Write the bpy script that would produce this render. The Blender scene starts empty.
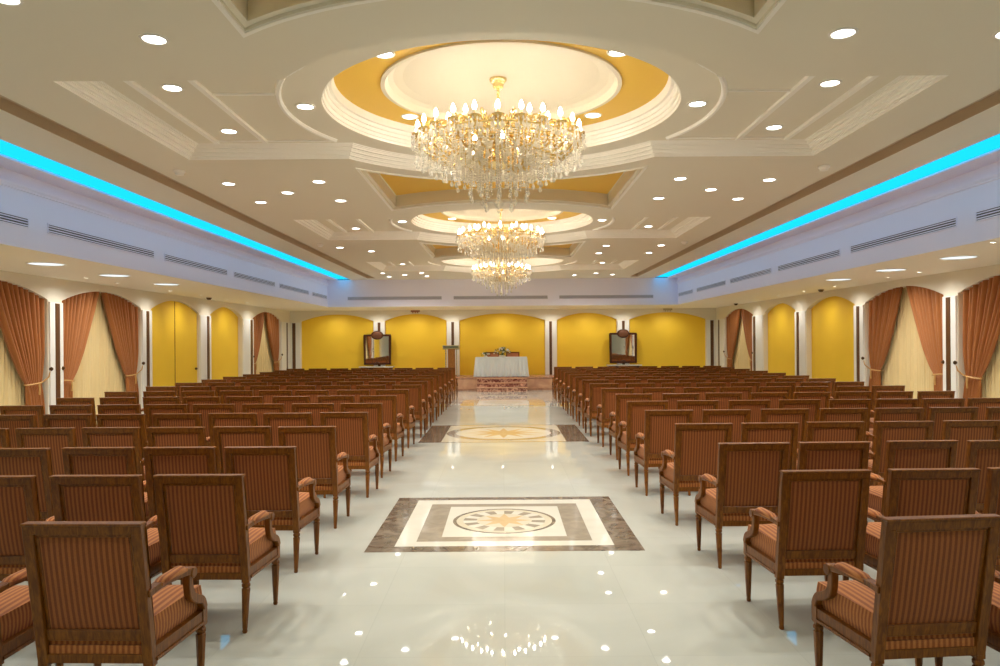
import bpy, bmesh, math, random
from mathutils import Vector, Matrix
from mathutils.geometry import tessellate_polygon
random.seed(7)
PI = math.pi
scene = bpy.context.scene
COL = scene.collection

# ------------------------------------------------------------------ colours / materials
def lin(c):
    c /= 255.0
    return c/12.92 if c <= 0.04045 else ((c+0.055)/1.055)**2.4
def rgb(r, g, b): return (lin(r), lin(g), lin(b), 1.0)

def mat(name, col, rough=0.5, metal=0.0, spec=0.5, noise=0.0, nscale=8.0, bump=0.0, bscale=200.0, trans=0.0, emit=None, estr=0.0, sheen=0.0):
    m = bpy.data.materials.new(name); m.use_nodes = True
    nt = m.node_tree; b = nt.nodes['Principled BSDF']
    b.inputs['Base Color'].default_value = col
    b.inputs['Roughness'].default_value = rough
    b.inputs['Metallic'].default_value = metal
    b.inputs['Specular IOR Level'].default_value = spec
    if trans: b.inputs['Transmission Weight'].default_value = trans
    if sheen: b.inputs['Sheen Weight'].default_value = sheen
    if emit is not None:
        b.inputs['Emission Color'].default_value = emit
        b.inputs['Emission Strength'].default_value = estr
    tc = nt.nodes.new('ShaderNodeTexCoord')
    if noise > 0:
        n = nt.nodes.new('ShaderNodeTexNoise'); n.inputs['Scale'].default_value = nscale; n.inputs['Detail'].default_value = 4
        nt.links.new(tc.outputs['Object'], n.inputs['Vector'])
        mx = nt.nodes.new('ShaderNodeMix'); mx.data_type = 'RGBA'
        mx.inputs['A'].default_value = tuple(min(1, c*(1-noise)) for c in col[:3])+(1,)
        mx.inputs['B'].default_value = tuple(min(1, c*(1+noise)) for c in col[:3])+(1,)
        nt.links.new(n.outputs['Fac'], mx.inputs['Factor'])
        nt.links.new(mx.outputs['Result'], b.inputs['Base Color'])
    if bump > 0:
        n2 = nt.nodes.new('ShaderNodeTexNoise'); n2.inputs['Scale'].default_value = bscale
        nt.links.new(tc.outputs['Object'], n2.inputs['Vector'])
        bp = nt.nodes.new('ShaderNodeBump'); bp.inputs['Strength'].default_value = bump; bp.inputs['Distance'].default_value = 0.01
        nt.links.new(n2.outputs['Fac'], bp.inputs['Height']); nt.links.new(bp.outputs['Normal'], b.inputs['Normal'])
    return m

def wood_mat(name, c1, c2, rough=0.35):
    m = mat(name, c1, rough); nt = m.node_tree; b = nt.nodes['Principled BSDF']
    tc = nt.nodes.new('ShaderNodeTexCoord'); mp = nt.nodes.new('ShaderNodeMapping')
    mp.inputs['Scale'].default_value = (14, 14, 2.2)
    n = nt.nodes.new('ShaderNodeTexNoise'); n.inputs['Scale'].default_value = 4; n.inputs['Detail'].default_value = 6; n.inputs['Distortion'].default_value = 1.2
    r = nt.nodes.new('ShaderNodeValToRGB'); r.color_ramp.elements[0].position = .35; r.color_ramp.elements[1].position = .68
    r.color_ramp.elements[0].color = c1; r.color_ramp.elements[1].color = c2
    nt.links.new(tc.outputs['Object'], mp.inputs['Vector']); nt.links.new(mp.outputs['Vector'], n.inputs['Vector'])
    nt.links.new(n.outputs['Fac'], r.inputs['Fac']); nt.links.new(r.outputs['Color'], b.inputs['Base Color'])
    b.inputs['Coat Weight'].default_value = 0.08; b.inputs['Specular IOR Level'].default_value = .3; b.inputs['Coat Roughness'].default_value = 0.2
    return m

def stripe_mat(name, dark, light, period=0.026, turn=0.75):
    """woven stripe running along the piece: across X, or across Y where the cloth faces sideways"""
    m = mat(name, dark, 0.75, spec=0.25, sheen=0.15); nt = m.node_tree; b = nt.nodes['Principled BSDF']
    tc = nt.nodes.new('ShaderNodeTexCoord'); sp = nt.nodes.new('ShaderNodeSeparateXYZ'); sn = nt.nodes.new('ShaderNodeSeparateXYZ')
    nt.links.new(tc.outputs['Object'], sp.inputs[0]); nt.links.new(tc.outputs['Normal'], sn.inputs[0])
    def M(op, a, bb=None, clamp=False):
        k = nt.nodes.new('ShaderNodeMath'); k.operation = op; k.use_clamp = clamp
        for i, v in enumerate((a, bb)):
            if v is None: continue
            if isinstance(v, (int, float)): k.inputs[i].default_value = v
            else: nt.links.new(v, k.inputs[i])
        return k.outputs[0]
    side = M('GREATER_THAN', M('ABSOLUTE', sn.outputs[0]), turn)
    mixc = nt.nodes.new('ShaderNodeMix'); mixc.data_type = 'FLOAT'
    nt.links.new(side, mixc.inputs['Factor']); nt.links.new(sp.outputs[0], mixc.inputs['A']); nt.links.new(sp.outputs[1], mixc.inputs['B'])
    s = M('SINE', M('MULTIPLY', mixc.outputs['Result'], 2*PI/period))
    s2 = M('SINE', M('MULTIPLY', mixc.outputs['Result'], 6*PI/period))
    v = M('ADD', M('MULTIPLY', s, 0.42), M('MULTIPLY', s2, 0.10))
    v = M('ADD', v, 0.45, True)
    n = nt.nodes.new('ShaderNodeTexNoise'); n.inputs['Scale'].default_value = 160; nt.links.new(tc.outputs['Object'], n.inputs['Vector'])
    v = M('ADD', v, M('MULTIPLY', M('SUBTRACT', n.outputs['Fac'], .5), .5), True)
    mx = nt.nodes.new('ShaderNodeMix'); mx.data_type = 'RGBA'
    mx.inputs['A'].default_value = dark; mx.inputs['B'].default_value = light
    nt.links.new(v, mx.inputs['Factor']); nt.links.new(mx.outputs['Result'], b.inputs['Base Color'])
    return m

def marble_mat(name, base, vein, rough=0.1, scale=1.2, amount=0.6, tile=0.0, joint=0.06, spec=0.5):
    m = mat(name, base, rough, spec=spec); nt = m.node_tree; b = nt.nodes['Principled BSDF']
    tc = nt.nodes.new('ShaderNodeTexCoord')
    n = nt.nodes.new('ShaderNodeTexNoise'); n.inputs['Scale'].default_value = scale; n.inputs['Detail'].default_value = 8; n.inputs['Distortion'].default_value = 1.4
    nt.links.new(tc.outputs['Object'], n.inputs['Vector'])
    r = nt.nodes.new('ShaderNodeValToRGB'); r.color_ramp.elements[0].position = .38; r.color_ramp.elements[1].position = .66
    r.color_ramp.elements[0].color = base
    r.color_ramp.elements[1].color = tuple(base[i]*(1-amount)+vein[i]*amount for i in range(3))+(1,)
    nt.links.new(n.outputs['Fac'], r.inputs['Fac'])
    out = r.outputs['Color']
    if tile:
        bk = nt.nodes.new('ShaderNodeTexBrick'); bk.offset = 0; bk.squash = 1
        bk.inputs['Scale'].default_value = 1; bk.inputs['Brick Width'].default_value = tile; bk.inputs['Row Height'].default_value = tile
        bk.inputs['Mortar Size'].default_value = 0.0025; bk.inputs['Mortar Smooth'].default_value = 0.3
        bk.inputs['Color1'].default_value = (1, 1, 1, 1); bk.inputs['Color2'].default_value = (.955, .955, .95, 1); bk.inputs['Mortar'].default_value = (1-joint*2,)*3+(1,)
        nt.links.new(tc.outputs['Object'], bk.inputs['Vector'])
        mu = nt.nodes.new('ShaderNodeMix'); mu.data_type = 'RGBA'; mu.blend_type = 'MULTIPLY'; mu.inputs['Factor'].default_value = 1
        nt.links.new(out, mu.inputs['A']); nt.links.new(bk.outputs['Color'], mu.inputs['B']); out = mu.outputs['Result']
    nt.links.new(out, b.inputs['Base Color'])
    return m

def glow_mat(name, col, strength):
    m = bpy.data.materials.new(name); m.use_nodes = True; nt = m.node_tree
    nt.nodes.remove(nt.nodes['Principled BSDF'])
    e = nt.nodes.new('ShaderNodeEmission'); e.inputs['Color'].default_value = col; e.inputs['Strength'].default_value = strength
    nt.links.new(e.outputs[0], nt.nodes['Material Output'].inputs['Surface'])
    return m

M_ceil   = mat('ceiling_paint', rgb(236, 229, 209), 0.6)
M_soffit = mat('soffit_paint', rgb(250, 244, 226), 0.6)
M_dome = mat('dome_paint', rgb(226, 214, 190), 0.6)
M_trim   = mat('moulding_paint', rgb(254, 250, 240), 0.45)
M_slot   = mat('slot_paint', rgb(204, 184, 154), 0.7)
M_fascia = mat('fascia_paint', rgb(240, 238, 254), 0.6)
M_wall   = mat('wall_paint', rgb(236, 228, 208), 0.55)
M_pier   = mat('pier_paint', rgb(238, 236, 228), 0.5)
M_yellow = mat('yellow_paint', rgb(250, 206, 50), 0.6, noise=.03, nscale=2)
M_gold   = mat('gold_ring_paint', rgb(238, 192, 74), 0.55)
M_wood   = wood_mat('chair_wood', rgb(102, 55, 7), rgb(140, 85, 18), .42)
M_dark   = wood_mat('dark_wood', rgb(66, 34, 18), rgb(92, 52, 28))
M_strip  = mat('strip_wood', rgb(92, 58, 24), 0.4, noise=.2, nscale=6)
M_back   = stripe_mat('back_stripe_cloth', rgb(116, 60, 22), rgb(168, 100, 46))
M_seat   = stripe_mat('seat_stripe_cloth', rgb(136, 70, 30), rgb(196, 128, 64))
M_arm    = stripe_mat('arm_stripe_cloth', rgb(136, 70, 30), rgb(196, 128, 64), .018, 2.0)
M_floor  = marble_mat('cream_marble', rgb(200, 202, 190), rgb(187, 189, 176), 0.025, 0.8, .6, tile=0.82, spec=.42)
M_inlayD = marble_mat('brown_marble', rgb(100, 88, 74), rgb(152, 138, 120), 0.1, 5, .7)
M_inlayT = marble_mat('taupe_marble', rgb(148, 136, 118), rgb(176, 164, 144), 0.1, 5, .5)
M_inlayW = marble_mat('white_marble', rgb(224, 220, 204), rgb(212, 206, 188), 0.08, 2, .5)
M_inlayG = marble_mat('gold_marble', rgb(206, 174, 124), rgb(220, 194, 148), 0.1, 4, .5)
M_inlayB = marble_mat('beige_marble', rgb(212, 202, 176), rgb(222, 212, 188), 0.1, 4, .5)
M_drape  = mat('drape_cloth', rgb(172, 105, 44), 0.7, noise=.10, nscale=9, sheen=.3)
M_sheer  = mat('sheer_cloth', rgb(232, 208, 152), 0.8, noise=.04, nscale=4)
M_cord   = mat('cord', rgb(206, 160, 92), 0.5)
M_brass  = mat('brass', rgb(246, 218, 154), 0.22, metal=.85)
M_bronze = mat('bronze', rgb(90, 66, 40), 0.35, metal=.7)
M_crys   = mat('crystal', (1.0, .97, .88, 1), 0.12, spec=1.0)
M_candle = mat('candle_sleeve', rgb(246, 232, 196), 0.5)
M_bulb   = glow_mat('bulb_glow', (1.0, .91, .76, 1), 17)
M_lens   = glow_mat('downlight_glow', (1.0, .98, .93, 1), 5.5)
M_lensc  = glow_mat('panel_glow', (.88, .98, 1.0, 1), .40)
M_spot   = glow_mat('spot_glow', (1.0, .95, .84, 1), 12)
M_led    = glow_mat('cove_glow', (.008, .50, .95, 1), .58)
M_white  = mat('white_enamel', rgb(240, 236, 226), 0.4)
M_mirror = mat('mirror_glass', rgb(235, 235, 232), 0.02, metal=1.0)
M_cloth  = mat('white_cloth', rgb(226, 232, 232), 0.8)
M_pink   = marble_mat('pink_marble', rgb(214, 168, 134), rgb(190, 138, 110), 0.2, 3, .7)
M_pinkd  = marble_mat('rose_marble', rgb(190, 142, 112), rgb(150, 104, 84), 0.25, 6, .7)
M_mottle = marble_mat('red_mottled_marble', rgb(112, 50, 40), rgb(230, 180, 150), 0.25, 9, 1.0)
M_leaf   = mat('leaf', rgb(58, 88, 34), 0.5, noise=.3, nscale=20)
M_petal  = mat('petal', rgb(250, 246, 232), 0.6)
M_vent_shade = mat('vent_shadow', rgb(62, 58, 60), 0.6)
M_acryl  = mat('clear_acrylic', rgb(214, 226, 206), 0.05, trans=.8)
M_lect   = wood_mat('lectern_wood', rgb(150, 98, 44), rgb(190, 132, 64))
M_rose   = mat('rose_cloth', rgb(186, 120, 84), 0.8)
M_carvd  = mat('carved_gilt', rgb(120, 76, 52), 0.45, metal=.2, noise=.5, nscale=30)

def make_clear(m, k):
    nt = m.node_tree; o = nt.nodes['Material Output']; b = nt.nodes['Principled BSDF']
    t = nt.nodes.new('ShaderNodeBsdfTransparent'); t.inputs['Color'].default_value = (1, .985, .95, 1)
    tr = nt.nodes.new('ShaderNodeBsdfTranslucent'); tr.inputs['Color'].default_value = (1, .96, .86, 1)
    a = nt.nodes.new('ShaderNodeMixShader'); a.inputs[0].default_value = .5; nt.links.new(b.outputs[0], a.inputs[1]); nt.links.new(tr.outputs[0], a.inputs[2])
    c = nt.nodes.new('ShaderNodeMixShader'); c.inputs[0].default_value = k; nt.links.new(a.outputs[0], c.inputs[1]); nt.links.new(t.outputs[0], c.inputs[2])
    nt.links.new(c.outputs[0], o.inputs['Surface'])
make_clear(M_crys, .5)
# ------------------------------------------------------------------ mesh builder
class MB:
    def __init__(s): s.v = []; s.f = []; s.m = []
    def add(s, verts, faces, mi=0):
        o = len(s.v); s.v += [tuple(p) for p in verts]
        for f in faces: s.f.append(tuple(i+o for i in f)); s.m.append(mi)
    def quad(s, a, b, c, d, mi=0): s.add([a, b, c, d], [(0, 1, 2, 3)], mi)
    def box(s, x0, x1, y0, y1, z0, z1, mi=0, fn=None):
        vs = [(x, y, z) for z in (z0, z1) for y in (y0, y1) for x in (x0, x1)]
        if fn: vs = [fn(*p) for p in vs]
        s.add(vs, [(0, 2, 3, 1), (4, 5, 7, 6), (0, 1, 5, 4), (2, 6, 7, 3), (0, 4, 6, 2), (1, 3, 7, 5)], mi)
    def lathe(s, prof, c=(0, 0, 0), n=12, mi=0, flute=0.0, sx=1, sy=1):
        vs = []; fs = []
        for (r, z) in prof:
            for k in range(n):
                a = 2*PI*k/n; rr = r*(1-flute*(k % 2))
                vs.append((c[0]+rr*math.cos(a)*sx, c[1]+rr*math.sin(a)*sy, c[2]+z))
        for i in range(len(prof)-1):
            for k in range(n):
                k2 = (k+1) % n
                fs.append((i*n+k, i*n+k2, (i+1)*n+k2, (i+1)*n+k))
        fs.append(tuple(reversed(range(n)))); fs.append(tuple((len(prof)-1)*n+k for k in range(n)))
        s.add(vs, fs, mi)
    def tube(s, pts, r, n=6, mi=0, closed=False, taper=None):
        pts = [Vector(p) for p in pts]; N = len(pts); vs = []; fs = []
        up0 = Vector((0.13, 0.21, 0.97))
        for i, p in enumerate(pts):
            if closed: t = pts[(i+1) % N]-pts[i-1]
            else: t = pts[min(i+1, N-1)]-pts[max(i-1, 0)]
            t.normalize(); u = t.cross(up0)
            if u.length < 1e-3: u = t.cross(Vector((1, 0, 0)))
            u.normalize(); w = t.cross(u)
            rr = r if taper is None else r*(1+(taper-1)*i/(N-1))
            for k in range(n):
                a = 2*PI*k/n; vs.append(p+u*rr*math.cos(a)+w*rr*math.sin(a))
        for i in range(N if closed else N-1):
            for k in range(n):
                j = (i+1) % N
                fs.append((i*n+k, i*n+(k+1) % n, j*n+(k+1) % n, j*n+k))
        if not closed: fs.append(tuple(reversed(range(n)))); fs.append(tuple((N-1)*n+k for k in range(n)))
        s.add(vs, fs, mi)
    def sweep_yz(s, path, x, w, hs, mi=0):
        """rectangular section w wide (x) and hs thick along a path in the YZ plane"""
        N = len(path); vs = []; fs = []
        for i, (y, z) in enumerate(path):
            a = path[max(i-1, 0)]; b = path[min(i+1, N-1)]
            ty, tz = b[0]-a[0], b[1]-a[1]; L = math.hypot(ty, tz) or 1
            ny, nz = -tz/L, ty/L; h = hs[i] if isinstance(hs, (list, tuple)) else hs
            for sx, sn in ((-1, -1), (1, -1), (1, 1), (-1, 1)):
                vs.append((x+sx*w/2, y+ny*sn*h/2, z+nz*sn*h/2))
        for i in range(N-1):
            for k in range(4):
                fs.append((i*4+k, i*4+(k+1) % 4, i*4+4+(k+1) % 4, i*4+4+k))
        fs.append((3, 2, 1, 0)); fs.append(tuple((N-1)*4+k for k in range(4)))
        s.add(vs, fs, mi)
    def grid(s, fn, nu, nv, mi=0):
        vs = [fn(i/nu, j/nv) for j in range(nv+1) for i in range(nu+1)]
        fs = [(j*(nu+1)+i, j*(nu+1)+i+1, (j+1)*(nu+1)+i+1, (j+1)*(nu+1)+i) for j in range(nv) for i in range(nu)]
        s.add(vs, fs, mi)
    def poly(s, loops, z, mi=0, flip=False):
        """flat polygon with holes at height z"""
        L = [[Vector((x, y, 0)) for x, y in lp] for lp in loops]
        tris = tessellate_polygon(L); pts = [(p.x, p.y, z) for lp in L for p in lp]
        fs = []
        for t in tris:
            a, b, c = (Vector(pts[i]) for i in t)
            nz = (b-a).cross(c-a).z
            if abs(nz) < 1e-9: continue
            up = nz > 0
            if up == (not flip): fs.append(tuple(t))
            else: fs.append(tuple(reversed(t)))
        s.add(pts, fs, mi)
    def wallband(s, loopA, zA, loopB, zB, mi=0, closed=True):
        n = len(loopA); vs = [(x, y, zA) for x, y in loopA]+[(x, y, zB) for x, y in loopB]
        fs = [(i, (i+1) % n, n+(i+1) % n, n+i) for i in range(n if closed else n-1)]
        s.add(vs, fs, mi)
    def build(s, name, mats, parent=None, smooth=False, bevel=0.0, seg=1, normals=True, angle=35):
        me = bpy.data.meshes.new(name); me.from_pydata(s.v, [], s.f)
        mats = mats if isinstance(mats, (list, tuple)) else [mats]
        for m in mats: me.materials.append(m)
        for p, mi in zip(me.polygons, s.m): p.material_index = mi
        if normals or bevel:
            bm = bmesh.new(); bm.from_mesh(me)
            bmesh.ops.remove_doubles(bm, verts=bm.verts, dist=1e-5)
            if normals: bmesh.ops.recalc_face_normals(bm, faces=bm.faces)
            if bevel:
                es = [e for e in bm.edges if len(e.link_faces) == 2 and e.calc_face_angle(0) > math.radians(40)]
                bmesh.ops.bevel(bm, geom=es, offset=bevel, segments=seg, affect='EDGES', profile=.6, clamp_overlap=True)
            bm.to_mesh(me); bm.free()
        if smooth:
            for p in me.polygons: p.use_smooth = True
            me.set_sharp_from_angle(angle=math.radians(angle))
        o = bpy.data.objects.new(name, me); COL.objects.link(o)
        if parent: o.parent = parent
        return o

def tag(o, label=None, cat=None, group=None, kind=None):
    if label: o['label'] = label
    if cat: o['category'] = cat
    if group: o['group'] = group
    if kind: o['kind'] = kind
    return o
def thing(name, label, cat, loc=(0, 0, 0), rz=0.0, group=None):
    o = bpy.data.objects.new(name, None); COL.objects.link(o); o.empty_display_size = .1
    o.location = loc; o.rotation_euler = (0, 0, rz); return tag(o, label, cat, group)
def struct(o): o['kind'] = 'structure'; return o
KIDS = {}
def freeze(root):
    KIDS[root.name] = [(c, list(c.children)) for c in root.children]
def dup(root, loc, rz, label, group=None):
    """copy a thing with copies of its parts and sub-parts (mesh data shared)"""
    r = root.copy(); COL.objects.link(r); r.location = loc; r.rotation_euler = (0, 0, rz)
    r['label'] = label
    if group: r['group'] = group
    for ch, sub in KIDS[root.name]:
        c = ch.copy(); COL.objects.link(c); c.parent = r
        for g in sub:
            d = g.copy(); COL.objects.link(d); d.parent = c
    return r

# ------------------------------------------------------------------ room dimensions
XW, YB, YR = 8.06, 28.0, -4.0          # side walls, stage-end wall, wall behind the viewer
ZS, XF, YF = 2.94, 5.92, 25.0          # soffit height, fascia planes
ZC, XE = 3.85, 5.13                    # main ceiling, its outer edge
G0, G1 = 4.21, 4.47                    # slot in the ceiling
Z2, Z3, Z4 = 3.99, 4.21, 4.30          # coffer, gold ring, dome
BAYS = [7.2, 13.95, 20.7]
RX, RY, RC = 3.58, 1.285, 2.17
SIDE = {-1: 'lectern side', 1: 'lectern-free side'}
ORD = ['', 'first', 'second', 'third', 'fourth', 'fifth', 'sixth', 'seventh', 'eighth', 'ninth']

# ------------------------------------------------------------------ floor with stone inlays
f = MB()
f.quad((-XW-.4, YR, 0), (XW+.4, YR, 0), (XW+.4, YB+.2, 0), (-XW-.4, YB+.2, 0), 0)
def rect(x0, x1, y0, y1): return [(x0, y0), (x1, y0), (x1, y1), (x0, y1)]
def circ(cx, cy, r, n=64, a0=0): return [(cx+r*math.cos(a0+2*PI*k/n), cy+r*math.sin(a0+2*PI*k/n)) for k in range(n)]
def star(cx, cy, R, r, n): return [(cx+(R if k % 2 == 0 else r)*math.sin(PI*k/n), cy+(R if k % 2 == 0 else r)*math.cos(PI*k/n)) for k in range(2*n)]
e = .0006
# first carpet-like inlay
c = 7.22
f.poly([rect(-1.17, 1.17, c-1.07, c+1.07), rect(-.94, .94, c-.90, c+.93)], e, 1)
f.poly([rect(-.94, .94, c-.90, c+.93), rect(-.77, .77, c-.75, c+.73)], e, 3)
f.poly([rect(-.77, .77, c-.75, c+.73), rect(-.56, .56, c-.60, c+.60)], e, 2)
f.poly([rect(-.56, .56, c-.60, c+.60), circ(0, c, .50)], e, 3)
f.poly([circ(0, c, .50), circ(0, c, .465)], e, 1)
f.poly([circ(0, c, .465), circ(0, c, .40)], e, 5)
for k in range(24):
    a0, a1 = 2*PI*k/24, 2*PI*(k+1)/24
    q = [(.40*math.cos(a0), c+.40*math.sin(a0)), (.40*math.cos(a1), c+.40*math.sin(a1)), (.27*math.cos(a1), c+.27*math.sin(a1)), (.27*math.cos(a0), c+.27*math.sin(a0))]
    f.poly([q], e, 2 if k % 2 else 3)
st = star(0, c, .265, .12, 8)
f.poly([circ(0, c, .27), st], e, 5); f.poly([st], e, 4)
# second, larger inlay with the star medallion
c = 14.1
f.poly([rect(-1.48, 1.48, c-1.30, c+1.30), rect(-1.09, 1.09, c-1.24, c+1.24)], e, 1)
f.poly([rect(-1.09, 1.09, c-1.24, c+1.24), circ(0, c, 1.08)], e, 5)
f.poly([circ(0, c, 1.08), circ(0, c, .90)], e, 2)
st = star(0, c, .74, .30, 12)
f.poly([circ(0, c, .90), st], e, 3); f.poly([st], e, 4)
# third inlay in front of the steps
c = 21.1
f.poly([rect(-1.17, 1.17, c-1.05, c+1.05), rect(-.72, .72, c-.80, c+.80)], e, 4)
f.poly([rect(-.72, .72, c-.80, c+.80), circ(0, c, .55)], e, 3)
f.poly([circ(0, c, .55)], e, 5)
floor = struct(f.build('floor', [M_floor, M_inlayD, M_inlayT, M_inlayW, M_inlayG, M_inlayB], normals=False))

# ------------------------------------------------------------------ side and end walls with arched openings
def arch_z(s, s0, s1, zs, za):
    h = (s1-s0)/2; r = za-zs; R = (h*h+r*r)/(2*r)
    return za-R+math.sqrt(max(R*R-(s-(s0+s1)/2)**2, 0))
ZSP, ZAP = 2.54, 2.80
def wall_with_arches(name, P, s_lo, s_hi, openings, ztop):
    """P(s, z, depth) -> point. openings: (s0, s1, depth, material slot of the back panel)"""
    w = MB(); cur = s_lo
    for (s0, s1, d, mi) in openings:
        w.quad(P(cur, 0, 0), P(s0, 0, 0), P(s0, ztop, 0), P(cur, ztop, 0), 0)
        n = 28; ss = [s0+(s1-s0)*k/n for k in range(n+1)]; zz = [arch_z(q, s0, s1, ZSP, ZAP) for q in ss]
        for k in range(n):
            w.quad(P(ss[k], zz[k], 0), P(ss[k+1], zz[k+1], 0), P(ss[k+1], ztop, 0), P(ss[k], ztop, 0), 0)
            w.quad(P(ss[k], zz[k], 0), P(ss[k+1], zz[k+1], 0), P(ss[k+1], zz[k+1], d), P(ss[k], zz[k], d), 0)
            w.quad(P(ss[k], 0, d), P(ss[k+1], 0, d), P(ss[k+1], zz[k+1], d), P(ss[k], zz[k], d), mi)
        for q, z in ((s0, zz[0]), (s1, zz[-1])):
            w.quad(P(q, 0, 0), P(q, 0, d), P(q, z, d), P(q, z, 0), 0)
        cur = s1
    w.quad(P(cur, 0, 0), P(s_hi, 0, 0), P(s_hi, ztop, 0), P(cur, ztop, 0), 0)
    return struct(w.build(name, [M_wall, M_yellow], normals=False))

WIN = [(10.15, 13.1), (13.53, 16.47), (23.85, 26.85)]          # curtained bays
PAN = [(16.95, 19.62), (20.38, 22.85)]                         # yellow bays
MIR = (6.75, 9.7)
def PL(s, z, d): return (-XW-d, s, z)
def PR(s, z, d): return (XW+d, s, z)
def PB(s, z, d): return (s, YB+d, z)
opL = [MIR+(.12, 1)]+[WIN[0]+(.28, 1), WIN[1]+(.28, 1), PAN[0]+(.12, 1), PAN[1]+(.12, 1), WIN[2]+(.28, 1)]
opR = [MIR+(.28, 1)]+[WIN[0]+(.28, 1), WIN[1]+(.28, 1), PAN[0]+(.12, 1), PAN[1]+(.12, 1), WIN[2]+(.28, 1)]
wall_with_arches('wall_left', PL, YR, YB, opL, ZS)
wall_with_arches('wall_right', PR, YR, YB, opR, ZS)
BK = [(-7.64, -4.90), (-4.465, -2.134), (-1.646, 1.589), (2.043, 4.314), (4.787, 7.68)]
wall_with_arches('wall_back', PB, -XW, XW, [b+(.10, 1) for b in BK], ZS)
w = MB(); w.quad((-XW, YR, 0), (XW, YR, 0), (XW, YR, 4.5), (-XW, YR, 4.5)); struct(w.build('wall_rear', M_wall, normals=False))

# pier mouldings: a raised pilaster panel with a dark timber strip let into it
trim_no = [0]
def trim(mb, mats, **k):
    trim_no[0] += 1
    return struct(mb.build('trim_%d' % trim_no[0], mats, **k))
def pier(P, s0, s1, strips):
    m = MB(); t = .035
    def bx(a, b, z0, z1, d0, d1, mi):
        c8 = [P(s, z, -d) for d in (d0, d1) for z in (z0, z1) for s in (a, b)]
        m.add(c8, [(0, 1, 3, 2), (4, 6, 7, 5), (0, 4, 5, 1), (2, 3, 7, 6), (0, 2, 6, 4), (1, 5, 7, 3)], mi)
    w_ = s1-s0
    bx(s0+.02, s1-.02, 0, ZSP-.04, 0, t, 0)
    for sc, hw in strips:
        bx(sc-hw, sc+hw, 0.02, ZSP-.06, t, t+.012, 1)
    bx(s0+.0, s1-.0, 0, .16, 0, t+.02, 0)
    return trim(m, [M_pier, M_strip])
for P in (PL, PR):
    pier(P, MIR[1], WIN[0][0], [((MIR[1]+WIN[0][0])/2, .055)])
    pier(P, WIN[0][1], WIN[1][0], [(13.33, .06)])
    pier(P, WIN[1][1], PAN[0][0], [(16.72, .06)])
    pier(P, PAN[0][1], PAN[1][0], [(20.14, .07)])
    pier(P, PAN[1][1], WIN[2][0], [(23.62, .09)])
    pier(P, WIN[2][1], YB-.02, [(27.5, .06)])
pier(PB, -XW+.03, BK[0][0], [(-7.90, .06)])
pier(PB, BK[0][1], BK[1][0], [(-4.68, .05)])
pier(PB, BK[1][1], BK[2][0], [(-1.90, .05)])
pier(PB, BK[2][1], BK[3][0], [(1.80, .05)])
pier(PB, BK[3][1], BK[4][0], [(4.55, .05)])
pier(PB, BK[4][1], XW-.03, [(7.90, .06)])

# yellow double door in the niche on the lectern side
d0 = struct(thing('door_1', None, None))
dm = MB(); dm.box(-XW-.11, -XW-.05, PAN[0][0]+.01, 18.28, .01, 2.53); dl = dm.build('door_leaf', M_yellow, d0)
dm = MB()
n = 14
for (a, b) in ((PAN[0][0]+.01, 18.27), (18.30, PAN[0][1]-.01)):
    ss = [a+(b-a)*k/n for k in range(n+1)]
    for k in range(n):
        z0_, z1_ = arch_z(ss[k], *PAN[0], ZSP, ZAP)-.01, arch_z(ss[k+1], *PAN[0], ZSP, ZAP)-.01
        X = -XW-.05
        dm.quad((X, ss[k], .01), (X, ss[k+1], .01), (X, ss[k+1], z1_), (X, ss[k], z0_))
        dm.quad((X, ss[k], z0_), (X, ss[k+1], z1_), (X-.06, ss[k+1], z1_), (X-.06, ss[k], z0_))
    for q in (a, b):
        zq = arch_z(q, *PAN[0], ZSP, ZAP)-.01
        dm.quad((X, q, .01), (X-.06, q, .01), (X-.06, q, zq), (X, q, zq))
bpy.data.objects.remove(dl)
dm.build('door_leaf', M_yellow, d0, normals=False)
dm = MB(); dm.box(-XW-.055, -XW-.043, 18.27, 18.30, .02, 2.78); dm.build('door_seam', mat('seam', rgb(150, 100, 20), .6), d0)
dm = MB(); dm.lathe([(.012, -.03), (.03, -.02), (.035, 0), (.025, .025), (.01, .035)], (0, 0, 0), 10)
k_ = dm.build('door_knob', M_bronze, d0, smooth=True); k_.rotation_euler = (0, PI/2, 0); k_.location = (-XW-.02, PAN[0][1]-.14, 1.08)

# ------------------------------------------------------------------ soffits, fascias, cove, ceiling
s = MB()
for sx in (-1, 1):
    s.quad((sx*XF, YR, ZS), (sx*XW, YR, ZS), (sx*XW, YB, ZS), (sx*XF, YB, ZS))
s.quad((-XF, YF, ZS), (XF, YF, ZS), (XF, YB, ZS), (-XF, YB, ZS))
struct(s.build('ceiling_soffit', M_soffit, normals=False))
YK = 24.05                                  # stage end of the cove opening
for sx, nm in ((-1, 'left'), (1, 'right')):
    m = MB()
    m.quad((sx*XF, YR, ZS), (sx*XF, YF, ZS), (sx*XF, YF, 3.64), (sx*XF, YR, 3.64))
    prof = [(XF, 3.64), (XF-.02, 3.645), (XF-.02, 3.66), (XF-.045, 3.685), (XF-.05, 3.70), (XF-.05, 3.72), (XF, 3.725), (XF, ZC), (5.57, ZC), (5.57, ZC+.05)]
    for (a, za), (b, zb) in zip(prof[:-1], prof[1:]):
        m.quad((sx*a, YR, za), (sx*a, YF, za), (sx*b, YF, zb), (sx*b, YR, zb))
    struct(m.build('wall_fascia_'+nm, M_fascia, normals=False))
    L = MB(); L.box(*(sorted((sx*(XE+.005), sx*5.565))), YR+.1, YF-.01, ZC+.022, ZC+.045)
    lo = L.build('cove_light', M_led)
    tag(lo, 'long blue cove light strip above the vents, '+SIDE[sx], 'cove light', 'blue cove lights')
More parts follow.
